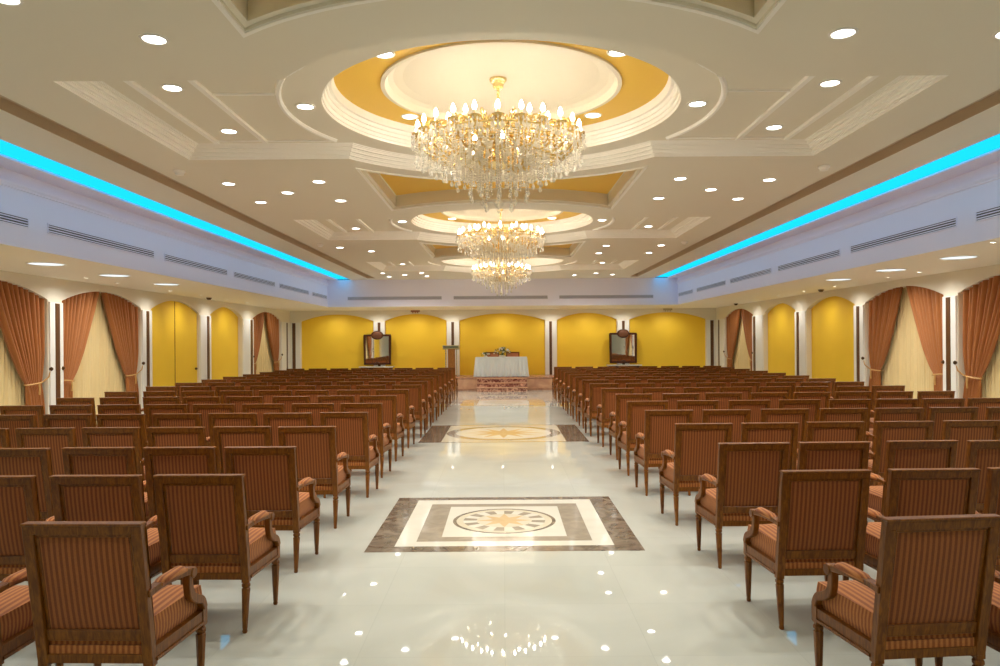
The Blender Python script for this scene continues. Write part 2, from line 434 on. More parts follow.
m = MB(); m.quad((-XF, YF, ZS), (XF, YF, ZS), (XF, YF, ZC), (-XF, YF, ZC)); struct(m.build('wall_fascia_back', M_fascia, normals=False))

def offset_loop(lp, d):
    """move a CCW loop inwards by d"""
    n = len(lp); out = []
    for i in range(n):
        a, b, c2 = Vector(lp[i-1]), Vector(lp[i]), Vector(lp[(i+1) % n])
        e1 = (b-a).normalized(); e2 = (c2-b).normalized()
        n1 = Vector((-e1.y, e1.x)); n2 = Vector((-e2.y, e2.x)); q = n1+n2
        q = q/max(q.length_squared/2, .35)
        out.append((b.x+q.x*d, b.y+q.y*d))
    return out
def bay_loop(yc):
    xi = math.sqrt(RC**2-RY**2); a0 = math.atan2(RY, xi); N = 40
    arc = [(RC*math.cos(a0+(PI-2*a0)*k/N), RC*math.sin(a0+(PI-2*a0)*k/N)) for k in range(N+1)]
    lp = [(RX, -RY), (RX, RY)]+arc+[(-RX, RY), (-RX, -RY)]+[(-x, -y) for x, y in arc]
    return [(x, y+yc) for x, y in lp]
def coffer_loop(ya, yb):
    """panel between two circles: its near edge follows the circle at ya, its far edge the one at yb"""
    W = 1.76; N = 20; xs = [-W+2*W*k/N for k in range(N+1)]
    near = [(x, ya+math.sqrt(2.45**2-x*x)) for x in xs]
    far = [(x, yb-math.sqrt(2.77**2-x*x)) for x in reversed(xs)]
    return near+far
bays = [bay_loop(y) for y in BAYS]
cofs = [coffer_loop(a, b) for a, b in ((BAYS[0]-6.75, BAYS[0]), (BAYS[0], BAYS[1]), (BAYS[1], BAYS[2]))]
m = MB()
YE = YF
# split into slabs so that each holds one opening
m.poly([rect(-G0, G0, YR, 2.0)], ZC, 0, True)
m.poly([rect(-G0, G0, 2.0, YE)]+[list(reversed(l)) for l in bays+cofs], ZC, 0, True)
for sx in (-1, 1):
    a, b = sorted((sx*G1, sx*XE))
    m.poly([rect(a, b, YR, YE)], ZC, 0, True)
    m.quad((sx*XE, YR, ZC), (sx*XE, YE, ZC), (sx*XE, YE, ZC+.05), (sx*XE, YR, ZC+.05), 0)
    a, b = sorted((sx*G0, sx*G1)); YG = 24.45
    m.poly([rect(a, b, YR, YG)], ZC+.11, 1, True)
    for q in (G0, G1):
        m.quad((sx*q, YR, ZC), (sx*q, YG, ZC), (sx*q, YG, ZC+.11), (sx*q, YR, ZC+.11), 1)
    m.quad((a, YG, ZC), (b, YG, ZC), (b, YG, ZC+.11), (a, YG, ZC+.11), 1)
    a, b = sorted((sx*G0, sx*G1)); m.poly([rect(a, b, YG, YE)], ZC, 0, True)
    a, b = sorted((sx*XE, sx*5.57)); m.poly([rect(a, b, YR, YE)], ZC+.05, 0, True)
struct(m.build('ceiling', [M_ceil, M_slot], normals=False))

def cornice(mb, loop, z0, steps, mi=0):
    """stepped moulding climbing inwards from a loop"""
    cur, z = loop, z0
    for (ins, dz) in steps:
        if dz:
            mb.wallband(cur, z, cur, z+dz, mi); z += dz
        if ins:
            nx = offset_loop(cur, ins); mb.wallband(cur, z, nx, z, mi); cur = nx
    return cur, z
for i, (yc, lp) in enumerate(zip(BAYS, bays)):
    m = MB()
    inner, z = cornice(m, lp, ZC, [(.012, .018), (.03, .012), (.012, .022), (.03, .012), (.012, .022), (.03, .012), (.012, .022), (.022, .012), (.02, .008)])
    trim(m, M_trim, normals=False)
    Zr = z
    m = MB()
    R2c = circ(0, yc, 1.70, 96)
    m.poly([inner, list(reversed(R2c))], Zr, 0, True)
    # beads on the coffer ceiling: frame, cross strips and the ring
    def bead(x0, y0, x1, y1, wd=.05, h=.03):
        m.box(min(x0, x1)-wd/2, max(x0, x1)+wd/2, min(y0, y1)-wd/2, max(y0, y1)+wd/2, Zr-h, Zr+.001, 1)
    for sx in (-1, 1):
        bead(sx*3.16, yc-1.0, sx*3.16, yc+1.0)
        bead(sx*2.62, yc-1.0, sx*2.62, yc+1.0)
        bead(sx*2.62, yc-.55, sx*2.05, yc-.55, .03, .015)
        bead(sx*3.16, yc+1.0, sx*1.85, yc+1.0, .03, .015)
        am = math.asin(.98/2.08)
        pts = [(sx*2.08*math.cos(am*(2*k/30-1)), yc+2.08*math.sin(am*(2*k/30-1)), Zr-.005) for k in range(31)]
        m.tube(pts, .028, 6, 1)
    struct(m.build('ceiling_coffer_%d' % (i+1), [M_ceil, M_trim], normals=False))
    # rising round cornice, gold ring, dome
    m = MB()
    r, z = 1.70, Zr
    prof = [(1.70, Zr), (1.70, Zr+.03), (1.685, Zr+.03), (1.685, Zr+.07), (1.665, Zr+.07), (1.665, Zr+.11), (1.645, Zr+.11), (1.645, Zr+.15), (1.61, Zr+.15), (1.59, Z3)]
    for (r0, za), (r1, zb) in zip(prof[:-1], prof[1:]):
        m.wallband(circ(0, yc, r0, 96), za, circ(0, yc, r1, 96), zb)
    trim(m, M_trim, smooth=False, normals=False)
    m = MB()
    m.poly([circ(0, yc, 1.59, 96), list(reversed(circ(0, yc, 1.14, 96)))], Z3, 0, True)
    struct(m.build('ceiling_ring_%d' % (i+1), M_gold, normals=False))
    m = MB()
    prof = [(1.16, Z3), (1.16, Z3-.02), (1.12, Z3-.02), (1.10, Z3+.02), (1.09, Z3+.04), (1.04, Z3+.065), (.95, Z3+.08), (.6, Z4), (.3, Z4), (.05, Z4)]
    for (r0, za), (r1, zb) in zip(prof[:-1], prof[1:]):
        m.wallband(circ(0, yc, r0, 96), za, circ(0, yc, r1, 96), zb)
    m.poly([circ(0, yc, .05, 96)], Z4, 0, True)
    struct(m.build('ceiling_dome_%d' % (i+1), M_dome, smooth=True, normals=False))
for i, lp in enumerate(cofs):
    m = MB()
    inner, z = cornice(m, lp, ZC, [(.04, 0), (0, .02), (.05, .0), (.02, .17)], 0)
    # raised bead round the opening
    m.wallband(lp, ZC, lp, ZC-.015, 1); o2 = offset_loop(lp, .035); m.wallband(lp, ZC-.015, o2, ZC-.015, 1); m.wallband(o2, ZC-.015, o2, ZC+.0, 1)
    m.poly([inner], z, 2, True)
    struct(m.build('ceiling_panel_%d' % (i+1), [M_ceil, M_trim, M_gold], normals=False))

# ------------------------------------------------------------------ air vents
def vent_mesh(length):
    fr = MB(); h = .13; t = .012
    fr.box(-length/2, length/2, -t, 0, h/2-.014, h/2); fr.box(-length/2, length/2, -t, 0, -h/2, -h/2+.014)
    fr.box(-length/2, -length/2+.014, -t, 0, -h/2+.014, h/2-.014); fr.box(length/2-.014, length/2, -t, 0, -h/2+.014, h/2-.014)
    for k in range(1, 4):
        z = -h/2+h*k/4; fr.box(-length/2+.014, length/2-.014, -t, -.002, z-.008, z+.006)
    bk = MB(); bk.quad((-length/2+.01, -.001, -h/2+.01), (length/2-.01, -.001, -h/2+.01), (length/2-.01, -.001, h/2-.01), (-length/2+.01, -.001, h/2-.01))
    return fr, bk
def make_vent(length, label, loc, rz, group):
    t = thing('air_vent', label, 'vent', loc, rz, group)
    fr, bk = vent_mesh(length)
    fr.build('frame', M_fascia, t); bk.build('duct_shade', M_vent_shade, t, normals=False)  # flat dark sheet behind the slats stands for shade inside the duct
    freeze(t); return t
v0 = None
cnt = ['first', 'second', 'third', 'fourth', 'fifth', 'sixth']
for sx in (-1, 1):
    for k in range(6):
        y = 7.77+3.33*k
        lab = 'slim slotted air vent on the pale fascia, %s, %s' % (SIDE[sx], ('at the stage corner' if k == 5 else ORD[6-k]+' from the stage corner'))
        loc = (sx*(XF-.001), y, 3.26); rz = PI/2 if sx < 0 else -PI/2
        if k == 5: make_vent(1.9, lab, (loc[0], 23.95, loc[2]), rz, 'fascia air vents')
        elif v0 is None: v0 = make_vent(2.95, lab, loc, rz, 'fascia air vents')
        else: dup(v0, loc, rz, lab)
for k, x in enumerate((-3.65, -.07, 3.5)):
    make_vent(3.2, 'slim slotted air vent on the stage-end fascia, '+('lectern side', 'centre, behind the chandeliers', 'lectern-free side')[k], (x, YF-.001, 3.22), 0, 'stage-end air vents')

# ------------------------------------------------------------------ downlights
def lamp(name, power, cone, rad, col, parent, z):
    l = bpy.data.lights.new(name, 'SPOT'); l.energy = power; l.spot_size = math.radians(cone); l.spot_blend = 1.0
    l.shadow_soft_size = rad; l.color = col
    o = bpy.data.objects.new(name, l); COL.objects.link(o); o.parent = parent; o.location = (0, 0, z); return o
def make_down(r, label, loc, mats, name='downlight', rim=.02, power=0, cone=130):
    t = thing(name, label, 'downlight', loc)
    a = MB(); n = 20
    prof = [(r+rim, 0), (r+rim-.004, -.008), (r, -.010), (r-.006, -.003)]
    vs = []
    for (r0, za), (r1, zb) in zip(prof[:-1], prof[1:]): a.wallband(circ(0, 0, r0, n), za, circ(0, 0, r1, n), zb)
    a.build('trim_ring', M_white, t, smooth=True)
    b = MB(); b.poly([circ(0, 0, r-.005, n)], -.004, 0, True); b.build('lens', mats, t, normals=False)
    if power: lamp('lamp', power, cone, min(r, .05), (1.0, .985, .95), t, -.03)
    freeze(t); return t
DL = None
def down(x, y, z, label, group):
    global DL
    if DL is None: DL = make_down(.078, label, (x, y, z), M_lens, power=30, cone=138); DL['group'] = group
    else: dup(DL, (x, y, z), 0, label, group)
rows = [
  ('ahead of the first dome', 4.45, [(-2.39, 5.1), (-3.6, 5.1), (-3.0, 4.48), (2.35, 5.08), (3.5, 5.1), (2.95, 4.45)]),
  ('between first and second domes', 10.35, [(-3.6, 9.75), (-2.39, 9.66), (-3.0, 10.36), (-3.6, 11.05), (-2.39, 10.97), (2.32, 9.63), (3.52, 9.74), (2.92, 10.35), (3.52, 11.04), (2.32, 10.95)]),
  ('between second and third domes', 17.1, [(-3.6, 16.4), (-3.03, 17.1), (2.3, 16.4), (3.52, 16.4), (2.32, 17.8), (3.53, 17.8)]),
  ('beyond the third dome', 23.15, [(-3.66, 22.6), (-3.65, 23.8), (-3.07, 23.2), (-2.47, 22.6), (-2.43, 23.7), (2.92, 23.1), (3.5, 23.6), (2.3, 23.7)]),
]
for nm, yc, L in rows:
    for (x, y) in L:
        if abs(y-yc) < .2 : w_ = 'centre of its cluster'
        else: w_ = ('cove-side' if abs(x) > 3 else 'aisle-side')+', '+('stage-side' if y > yc else 'rear')+' corner of cluster'
        down(x, y, ZC, 'lit ceiling downlight %s, %s, %s' % (nm, SIDE[-1 if x < 0 else 1], w_), 'main ceiling downlights')
for (x, y) in [(sx*q, yy) for sx in (-1, 1) for q in (2.39,) for yy in (-2.5, -.5, 1.8)]:  # unseen downlights, added to fill the room from behind the viewpoint
    down(x, y, ZC, 'added fill downlight behind the viewpoint, above the rear floor', 'added rear fill downlights')
for i, yc in enumerate(BAYS):
    for sx in (-1, 1):
        for dy in (-.72, .62):
            down(sx*2.88, yc+dy, Z2+.0, 'lit downlight between the beads of the %s coffer, %s, %s' % (ORD[i+1], SIDE[sx], 'rear' if dy < 0 else 'stage-side'), 'coffer downlights')
        down(sx*1.86, yc-.18, Z2, 'lit downlight just outside the %s round cornice, %s' % (ORD[i+1], SIDE[sx]), 'coffer downlights')
        for dy in (-.88, .88):
            down(sx*1.0, yc+dy, Z3, 'lit downlight in the %s gold ring, %s, %s' % (ORD[i+1], SIDE[sx], 'rear' if dy < 0 else 'stage-side'), 'gold ring downlights')
# wide soffit lights
PLT = None
for sx in (-1, 1):
    for k, y in enumerate((8.4, 10.95, 12.87, 14.87)):  # the rearmost pair is out of view, kept for its light
        lab = 'wide round soffit light above the side seats, %s, %s from the rear' % (SIDE[sx], ORD[k+1])
        if PLT is None: PLT = make_down(.24, lab, (sx*6.75, y, ZS), M_lensc, 'ceiling_light', .025, power=36, cone=165); PLT['group'] = 'soffit lights'; PLT['category'] = 'ceiling light'
        else: dup(PLT, (sx*6.75, y, ZS), 0, lab)
# small wall-washing spots next to the piers
SP = None
spots = [(sx*7.50, y, SIDE[sx]) for sx in (-1, 1) for y in (9.92, 13.32, 14.4, 16.7, 18.4, 20.1, 21.7, 23.4, 25.4)]
for k, (x, y, sd) in enumerate(spots):
    lab = 'small soffit spotlight washing the side wall, %s, %s from the rear' % (sd, ORD[k % 9+1])
    if SP is None: SP = make_down(.035, lab, (x, y, ZS), M_spot, 'soffit_spotlight', .012, power=13, cone=165); SP['group'] = 'wall-washing spots'; SP['category'] = 'spotlight'
    else: dup(SP, (x, y, ZS), 0, lab)
for k, x in enumerate((-6.3, -4.68, -3.3, -1.90, -.03, 1.80, 3.2, 4.55, 6.2)):
    dup(SP, (x, YB-.62, ZS), 0, 'small soffit spotlight over the stage-end wall, %s from the lectern-side corner' % ORD[k+1])
dup(SP, (6.1, 9.2, ZS), 0, 'small lit spot at the soffit edge near the tall curtains')

# detectors
def detector(loc, label, m_=M_trim):
    a = MB(); a.lathe([(.07, 0), (.07, -.02), (.05, -.035), (.045, -.055), (.02, -.06)], loc, 16)
    o = a.build('smoke_detector', m_, smooth=True); return tag(o, label, 'detector', 'smoke detectors')
detector((-3.92, 9.0, ZC), 'cream smoke detector beside the first coffer corner, lectern side')
detector((3.92, 9.0, ZC), 'cream smoke detector beside the first coffer corner, lectern-free side')
detector((-3.9, 15.85, ZC), 'cream smoke detector beside the second coffer corner, lectern side')
detector((3.9, 15.85, ZC), 'cream smoke detector beside the second coffer corner, lectern-free side')
detector((7.7, 17.9, ZS), 'small dark detector on the soffit above the plain yellow panel', M_bronze)
detector((-7.7, 19.4, ZS), 'small dark detector on the soffit above the yellow double door', M_bronze)
detector((7.75, 24.6, ZS), 'small dark detector on the soffit above the far narrow curtains', M_bronze)
for x, lab, m_ in ((-3.30, 'small reddish-brown sign box above the arch beside the lectern', mat('sign_brown', rgb(150, 96, 70), .5)), (6.22, 'small grey sign box above the corner arch, lectern-free side', mat('sign_grey', rgb(176, 166, 130), .5))):
    t = thing('exit_sign', lab, 'sign', (x, YB-.10, 2.83))
    a = MB(); a.box(-.17, .17, -.03, .03, .035, .10); a.build('casing', m_, t, bevel=.005)
    a = MB(); a.box(-.11, -.07, -.02, .02, -.01, .035); a.box(-.02, .02, -.02, .02, -.01, .035); a.box(.07, .11, -.02, .02, -.01, .035); a.build('bracket', m_, t)

# ------------------------------------------------------------------ curtains
def curtains(P, win, side, where):
    s0, s1 = win; mid = (s0+s1)/2; zt, ztop = 1.07, 2.92
    sh = MB()
    sh.grid(lambda u, v: P(s0+.005+(s1-s0-.01)*u, .02+(ztop-.02)*v, .225+.016*math.sin(2*PI*22*u)+.008*math.sin(2*PI*57*u)), 220, 4)
    o = sh.build('sheer_curtain', M_sheer, smooth=True, normals=False)
    tag(o, 'cream sheer curtain hanging behind the drapes, '+where, 'curtain', 'sheer curtains')
    for end, en in ((0, 'rear'), (1, 'stage-side')):
        jam = s0+.01 if end == 0 else s1-.01; sg = 1 if end == 0 else -1
        wt = (mid-s0)-.02; wg = .47; ph = random.random()*6
        def inner(z):
            if z >= zt: return wg+(wt-wg)*((z-zt)/(ztop-zt))**.82
            return wg-.06*math.sin(min((zt-z)/.5, 1)*PI/2)
        def outer(z):
            q = abs(z-zt); return .01+.035*math.exp(-(q/.35)**2)
        def F(u, v):
            z = .02+(ztop-.02)*v; a, b = outer(z), inner(z)
            u2 = u+.012*math.sin(9*u+ph)
            amp = .032+.022*min(1, abs(z-zt)/.5)
            fold = 2.3*abs(math.sin(PI*10*u2+ph))**.85-1.2+.3*math.sin(2*PI*5.3*u2+2*ph)
            sq = 1-.45*math.exp(-((z-zt)/.10)**2)
            return P(jam+sg*(a+(b-a)*u), z, .095-amp*fold*sq*.8)
        d = MB(); d.grid(F, 150, 46)
        dr = d.build('drape', M_drape, smooth=True, normals=False, angle=80)
        tag(dr, 'brown drape tied back, %s edge, %s' % (en, where), 'curtain', 'tied-back drapes')
        mod = dr.modifiers.new('thickness', 'SOLIDIFY'); mod.thickness = .004
        # tie-back cord round the gathered cloth and the hook it hangs from
        cx = jam+sg*(outer(zt)+inner(zt))/2; hw = (inner(zt)-outer(zt))/2+.015
        tb = MB(); ring = [P(cx+hw*math.cos(2*PI*k/20), zt+.02*math.cos(2*PI*k/20)*-sg, .09+.078*math.sin(2*PI*k/20)) for k in range(20)]
        tb.tube(ring, .013, 6, closed=True)
        tb.tube([P(cx-sg*hw*.9, zt+.02, .05), P(jam-sg*.02, zt+.10, -.01), P(jam-sg*.045, zt+.22, -.03)], .011, 6)
        tb.tube([P(cx+.03, zt, .005), P(cx+.035, zt-.10, 0), P(cx+.03, zt-.20, .005)], .016, 6)
        tb.build('tieback', M_cord, dr, smooth=True)
        hk = MB(); c3 = P(jam-sg*.05, zt+.24, -.035)
        hk.lathe([(.01, -.035), (.03, -.02), (.035, 0), (.03, .02), (.01, .035)], c3, 10); hk.build('tieback_hook', M_bronze, dr, smooth=True)
for P, sx in ((PL, -1), (PR, 1)):
    for k, wn in enumerate(WIN):
        curtains(P, wn, sx, '%s, %s arch' % (SIDE[sx], ('nearest wide', 'second wide', 'far narrow')[k].replace('nearest', 'rearmost')))
curtains(PR, MIR, 1, 'lectern-free side, arch beside the rear rows')

# ------------------------------------------------------------------ stage, steps, table, lectern
SH = .47
t = thing('stage_platform', 'low rose marble stage along the yellow end wall', 'stage', (0, 26.3, 0))
a = MB(); a.box(-3.6, 3.6, 0, 1.66, 0, SH-.07); a.build('base', M_pink, t)
a = MB(); a.box(-3.62, 3.62, -.025, 1.66, SH-.07, SH); a.build('top_slab', M_pinkd, t, bevel=.01)
a = MB(); a.box(-3.62, 3.62, -.02, 0, 0, .06); a.build('plinth_strip', M_pinkd, t)
t = thing('stage_steps', 'three red mottled marble steps up to the draped table', 'steps', (-.04, 25.575, 0))
for k in range(3):
    y0 = .23*k; z1 = .15*(k+1)
    a = MB(); a.box(-.87, .87, y0, .69, z1-.15, z1-.035); r_ = a.build('riser', M_mottle, t)
    a = MB(); a.box(-.89, .89, y0-.02, .69, z1-.035, z1); a.build('tread', M_pink, r_, bevel=.006)
# table with cloth
TX, TY = -.07, 26.84
t = thing('banquet_table', 'plain banquet table hidden under the white cloth on the stage', 'table', (TX, TY, SH))
a = MB(); a.box(-.90, .90, -.36, .36, .65, .69); a.build('tabletop', M_dark, t)
for sx in (-1, 1):
    for sy in (-1, 1):
        a = MB(); a.box(sx*.82-.025, sx*.82+.025, sy*.28-.025, sy*.28+.025, 0, .65); a.build('leg', M_dark, t)
a = MB(); NP = 240
def cloth_pt(u, v):
    # rounded rectangle perimeter
    hw, hd = .925+.05*(1-v), .38+.04*(1-v); per = 4*(hw+hd); q = u*per
    if q < 2*hw: x, y, nx, ny = -hw+q, -hd, 0, -1
    elif q < 2*hw+2*hd: x, y, nx, ny = hw, -hd+(q-2*hw), 1, 0
    elif q < 4*hw+2*hd: x, y, nx, ny = hw-(q-2*hw-2*hd), hd, 0, 1
    else: x, y, nx, ny = -hw, hd-(q-4*hw-2*hd), -1, 0
    am = .022*(1-v)**.6*(math.sin(2*PI*38*u)+.5*math.sin(2*PI*17*u+1))
    return (x+nx*am, y+ny*am, -.0+.01+.69*v)
a.grid(cloth_pt, NP, 8)
a.quad((-.925, -.38, .70), (.925, -.38, .70), (.925, .38, .70), (-.925, .38, .70))
o = a.build('tablecloth', M_cloth, smooth=True, normals=True); o.location = (TX, TY, SH); tag(o, 'white pleated floor-length cloth draped over the stage table', 'tablecloth')
# two seats behind the table
CH = None
def dais_chair():
    t = thing('side_chair', '', 'chair', (0, 0, 0))
    a = MB(); a.box(-.22, .22, -.2, .2, .40, .47); a.build('seat', M_rose, t, bevel=.02, seg=2)
    a = MB()
    for sx in (-1, 1): a.box(sx*.235-.02, sx*.235+.02, .19, .23, .40, .865)
    a.box(-.255, .255, .19, .23, .82, .87); a.box(-.215, .215, .19, .23, .50, .54)
    a.build('back_frame', M_wood, t, bevel=.006)
    a = MB(); a.box(-.215, .215, .195, .225, .54, .82); a.build('back_panel', M_rose, t)
    for sx in (-1, 1):
        for sy in (-.17, .20):
            a = MB(); a.lathe([(.014, 0), (.022, .36), (.025, .40)], (sx*.2, sy, 0), 10); a.build('leg', M_wood, t, smooth=True)
    freeze(t); return t
CH = dais_chair(); CH.location = (-.40, 27.66, SH); CH['label'] = 'rose-backed chair behind the draped table, on its lectern side'; CH['group'] = 'chairs behind the stage table'
dup(CH, (.36, 27.66, SH), 0, 'rose-backed chair behind the draped table, on its lectern-free side', 'chairs behind the stage table')
# flowers
def flowers(name, label, loc, n, rx, ry, h, seed):
    R = random.Random(seed)
    t = thing(name, label, 'flowers', loc)
    a = MB(); a.lathe([(rx*.35, 0), (rx*.4, .02), (rx*.3, .05), (rx*.32, .06)], (0, 0, 0), 14); a.build('bowl', M_white, t, smooth=True)
    a = MB()
    for k in range(int(n*7)):
        an = R.random()*2*PI; el = R.random()**.7*PI/2; L = .5+.5*R.random()
        p = Vector((rx*math.cos(an)*math.cos(el)*L, ry*math.sin(an)*math.cos(el)*L, .05+h*math.sin(el)*L))
        d = Vector((math.cos(an), math.sin(an), .6*math.sin(el)+R.random()*.5-.2)).normalized()
        sd = d.cross(Vector((0, 0, 1))).normalized()*.016; up = Vector((0, 0, .01)); ln = .06+.04*R.random()
        a.add([p, p+d*ln*.5+sd+up, p+d*ln, p+d*ln*.5-sd+up], [(0, 1, 2), (0, 2, 3)])
        a.add([p*.3, p*.3+Vector((.004, 0, 0)), p], [(0, 1, 2)])
    a.build('foliage', M_leaf, t, normals=False)
    for k in range(n):
        an = 2*PI*k/n+R.random()*.6; el = (.15+.8*R.random())*PI/2
        p = (rx*.9*math.cos(an)*math.cos(el), ry*.9*math.sin(an)*math.cos(el), .06+h*.95*math.sin(el))
        b = MB()
        b.lathe([(.008, -.018), (.026, -.006), (.032, .008), (.022, .020), (.008, .024)], p, 10, flute=.25)
        b.build('flower', M_petal, t, smooth=True)
flowers('flower_arrangement', 'white flower and green leaf centrepiece on the draped table', (TX+.04, TY-.18, SH+.702), 24, .34, .19, .28, 3)
flowers('flower_posy', 'small white posy on the table beside the centrepiece', (TX-.56, TY-.2, SH+.702), 8, .18, .10, .10, 5)
# lectern
t = thing('lectern', 'wood and clear acrylic lectern on the stage beside the pier', 'lectern', (-1.90, 27.1, SH))
a = MB(); a.box(-.20, .20, -.16, .16, 0, .04); a.build('base', M_lect, t, bevel=.008)
a = MB(); a.box(-.12, .14, -.05, .08, .04, 1.02); a.build('column', M_lect, t, bevel=.008)
for sx in (-1, 1):
    a = MB(); a.box(sx*.20-.008, sx*.20+.008, -.10, .12, .04, 1.02); a.build('side_panel', M_acryl, t)
a = MB(); a.box(-.30, .30, -.20, .22, 1.02, 1.14, fn=lambda x, y, z: (x, y, z-(y+.2)*.12)); a.build('top', mat('lectern_top', rgb(196, 184, 128), .3), t, bevel=.012)
a = MB(); a.box(-.27, .27, -.205, -.20, 1.04, 1.11); a.build('name_plate', M_acryl, t)
# mirrors and consoles on the end wall
def mirror(x, label, lc):
    t = thing('wall_mirror', label, 'mirror', (x, YB-.11, 0))
    z0, z1, hw, b = .885, 2.03, .51, .075
    a = MB()
    for (x0, x1, za, zb) in ((-hw, hw, z0, z0+b), (-hw, hw, z1-b, z1), (-hw, -hw+b, z0+b, z1-b), (hw-b, hw, z0+b, z1-b)):
        a.box(x0, x1, -.02, .06, za, zb)
    a.build('frame', M_dark, t, bevel=.012)
    a = MB(); a.quad((-hw+b, .0, z0+b), (hw-b, .0, z0+b), (hw-b, .0, z1-b), (-hw+b, .0, z1-b)); a.build('glass', M_mirror, t, normals=False)
    a = MB(); a.lathe([(.23, -.03), (.235, 0), (.22, .03), (.19, .035)], (0, 0, 0), 28, sx=1, sy=.72)
    c_ = a.build('crest', M_dark, t, smooth=True); c_.rotation_euler = (PI/2, 0, 0); c_.location = (0, -.01, 2.0)
    a = MB(); a.lathe([(.185, 0), (.15, .012), (.08, .022), (.02, .026)], (0, 0, .033), 24, sx=1, sy=.72)
    a.build('crest_carving', M_carvd, c_, smooth=True)
    a = MB(); a.lathe([(.10, -.02), (.09, .02), (.02, .03)], (0, 0, 0), 16, sx=1, sy=.45)
    q = a.build('bottom_carving', M_dark, t, smooth=True); q.rotation_euler = (PI/2, 0, 0); q.location = (0, -.02, z0+.06)
    t = thing('console_table', lc, 'console table', (x, YB-.06, 0))
    a = MB(); a.box(-.64, .64, -.40, 0, .79, .835); a.build('marble_top', M_inlayW, t, bevel=.01)
    a = MB(); a.box(-.58, .58, -.36, -.01, .64, .79); a.build('apron', M_dark, t, bevel=.008)
    for sx in (-1, 1):
        for y in (-.33, -.05):
            a = MB(); a.lathe([(.02, 0), (.03, .05), (.022, .1), (.04, .5), (.045, .64)], (sx*.53, y, 0), 12, flute=.1); a.build('leg', M_dark, t, smooth=True)
mirror(-4.74, 'dark framed mirror with oval crest on the end wall, lectern side', 'dark console with white marble top under the lectern-side mirror')
mirror(4.53, 'dark framed mirror with oval crest on the end wall, lectern-free side', 'dark console with white marble top under the mirror, lectern-free side')

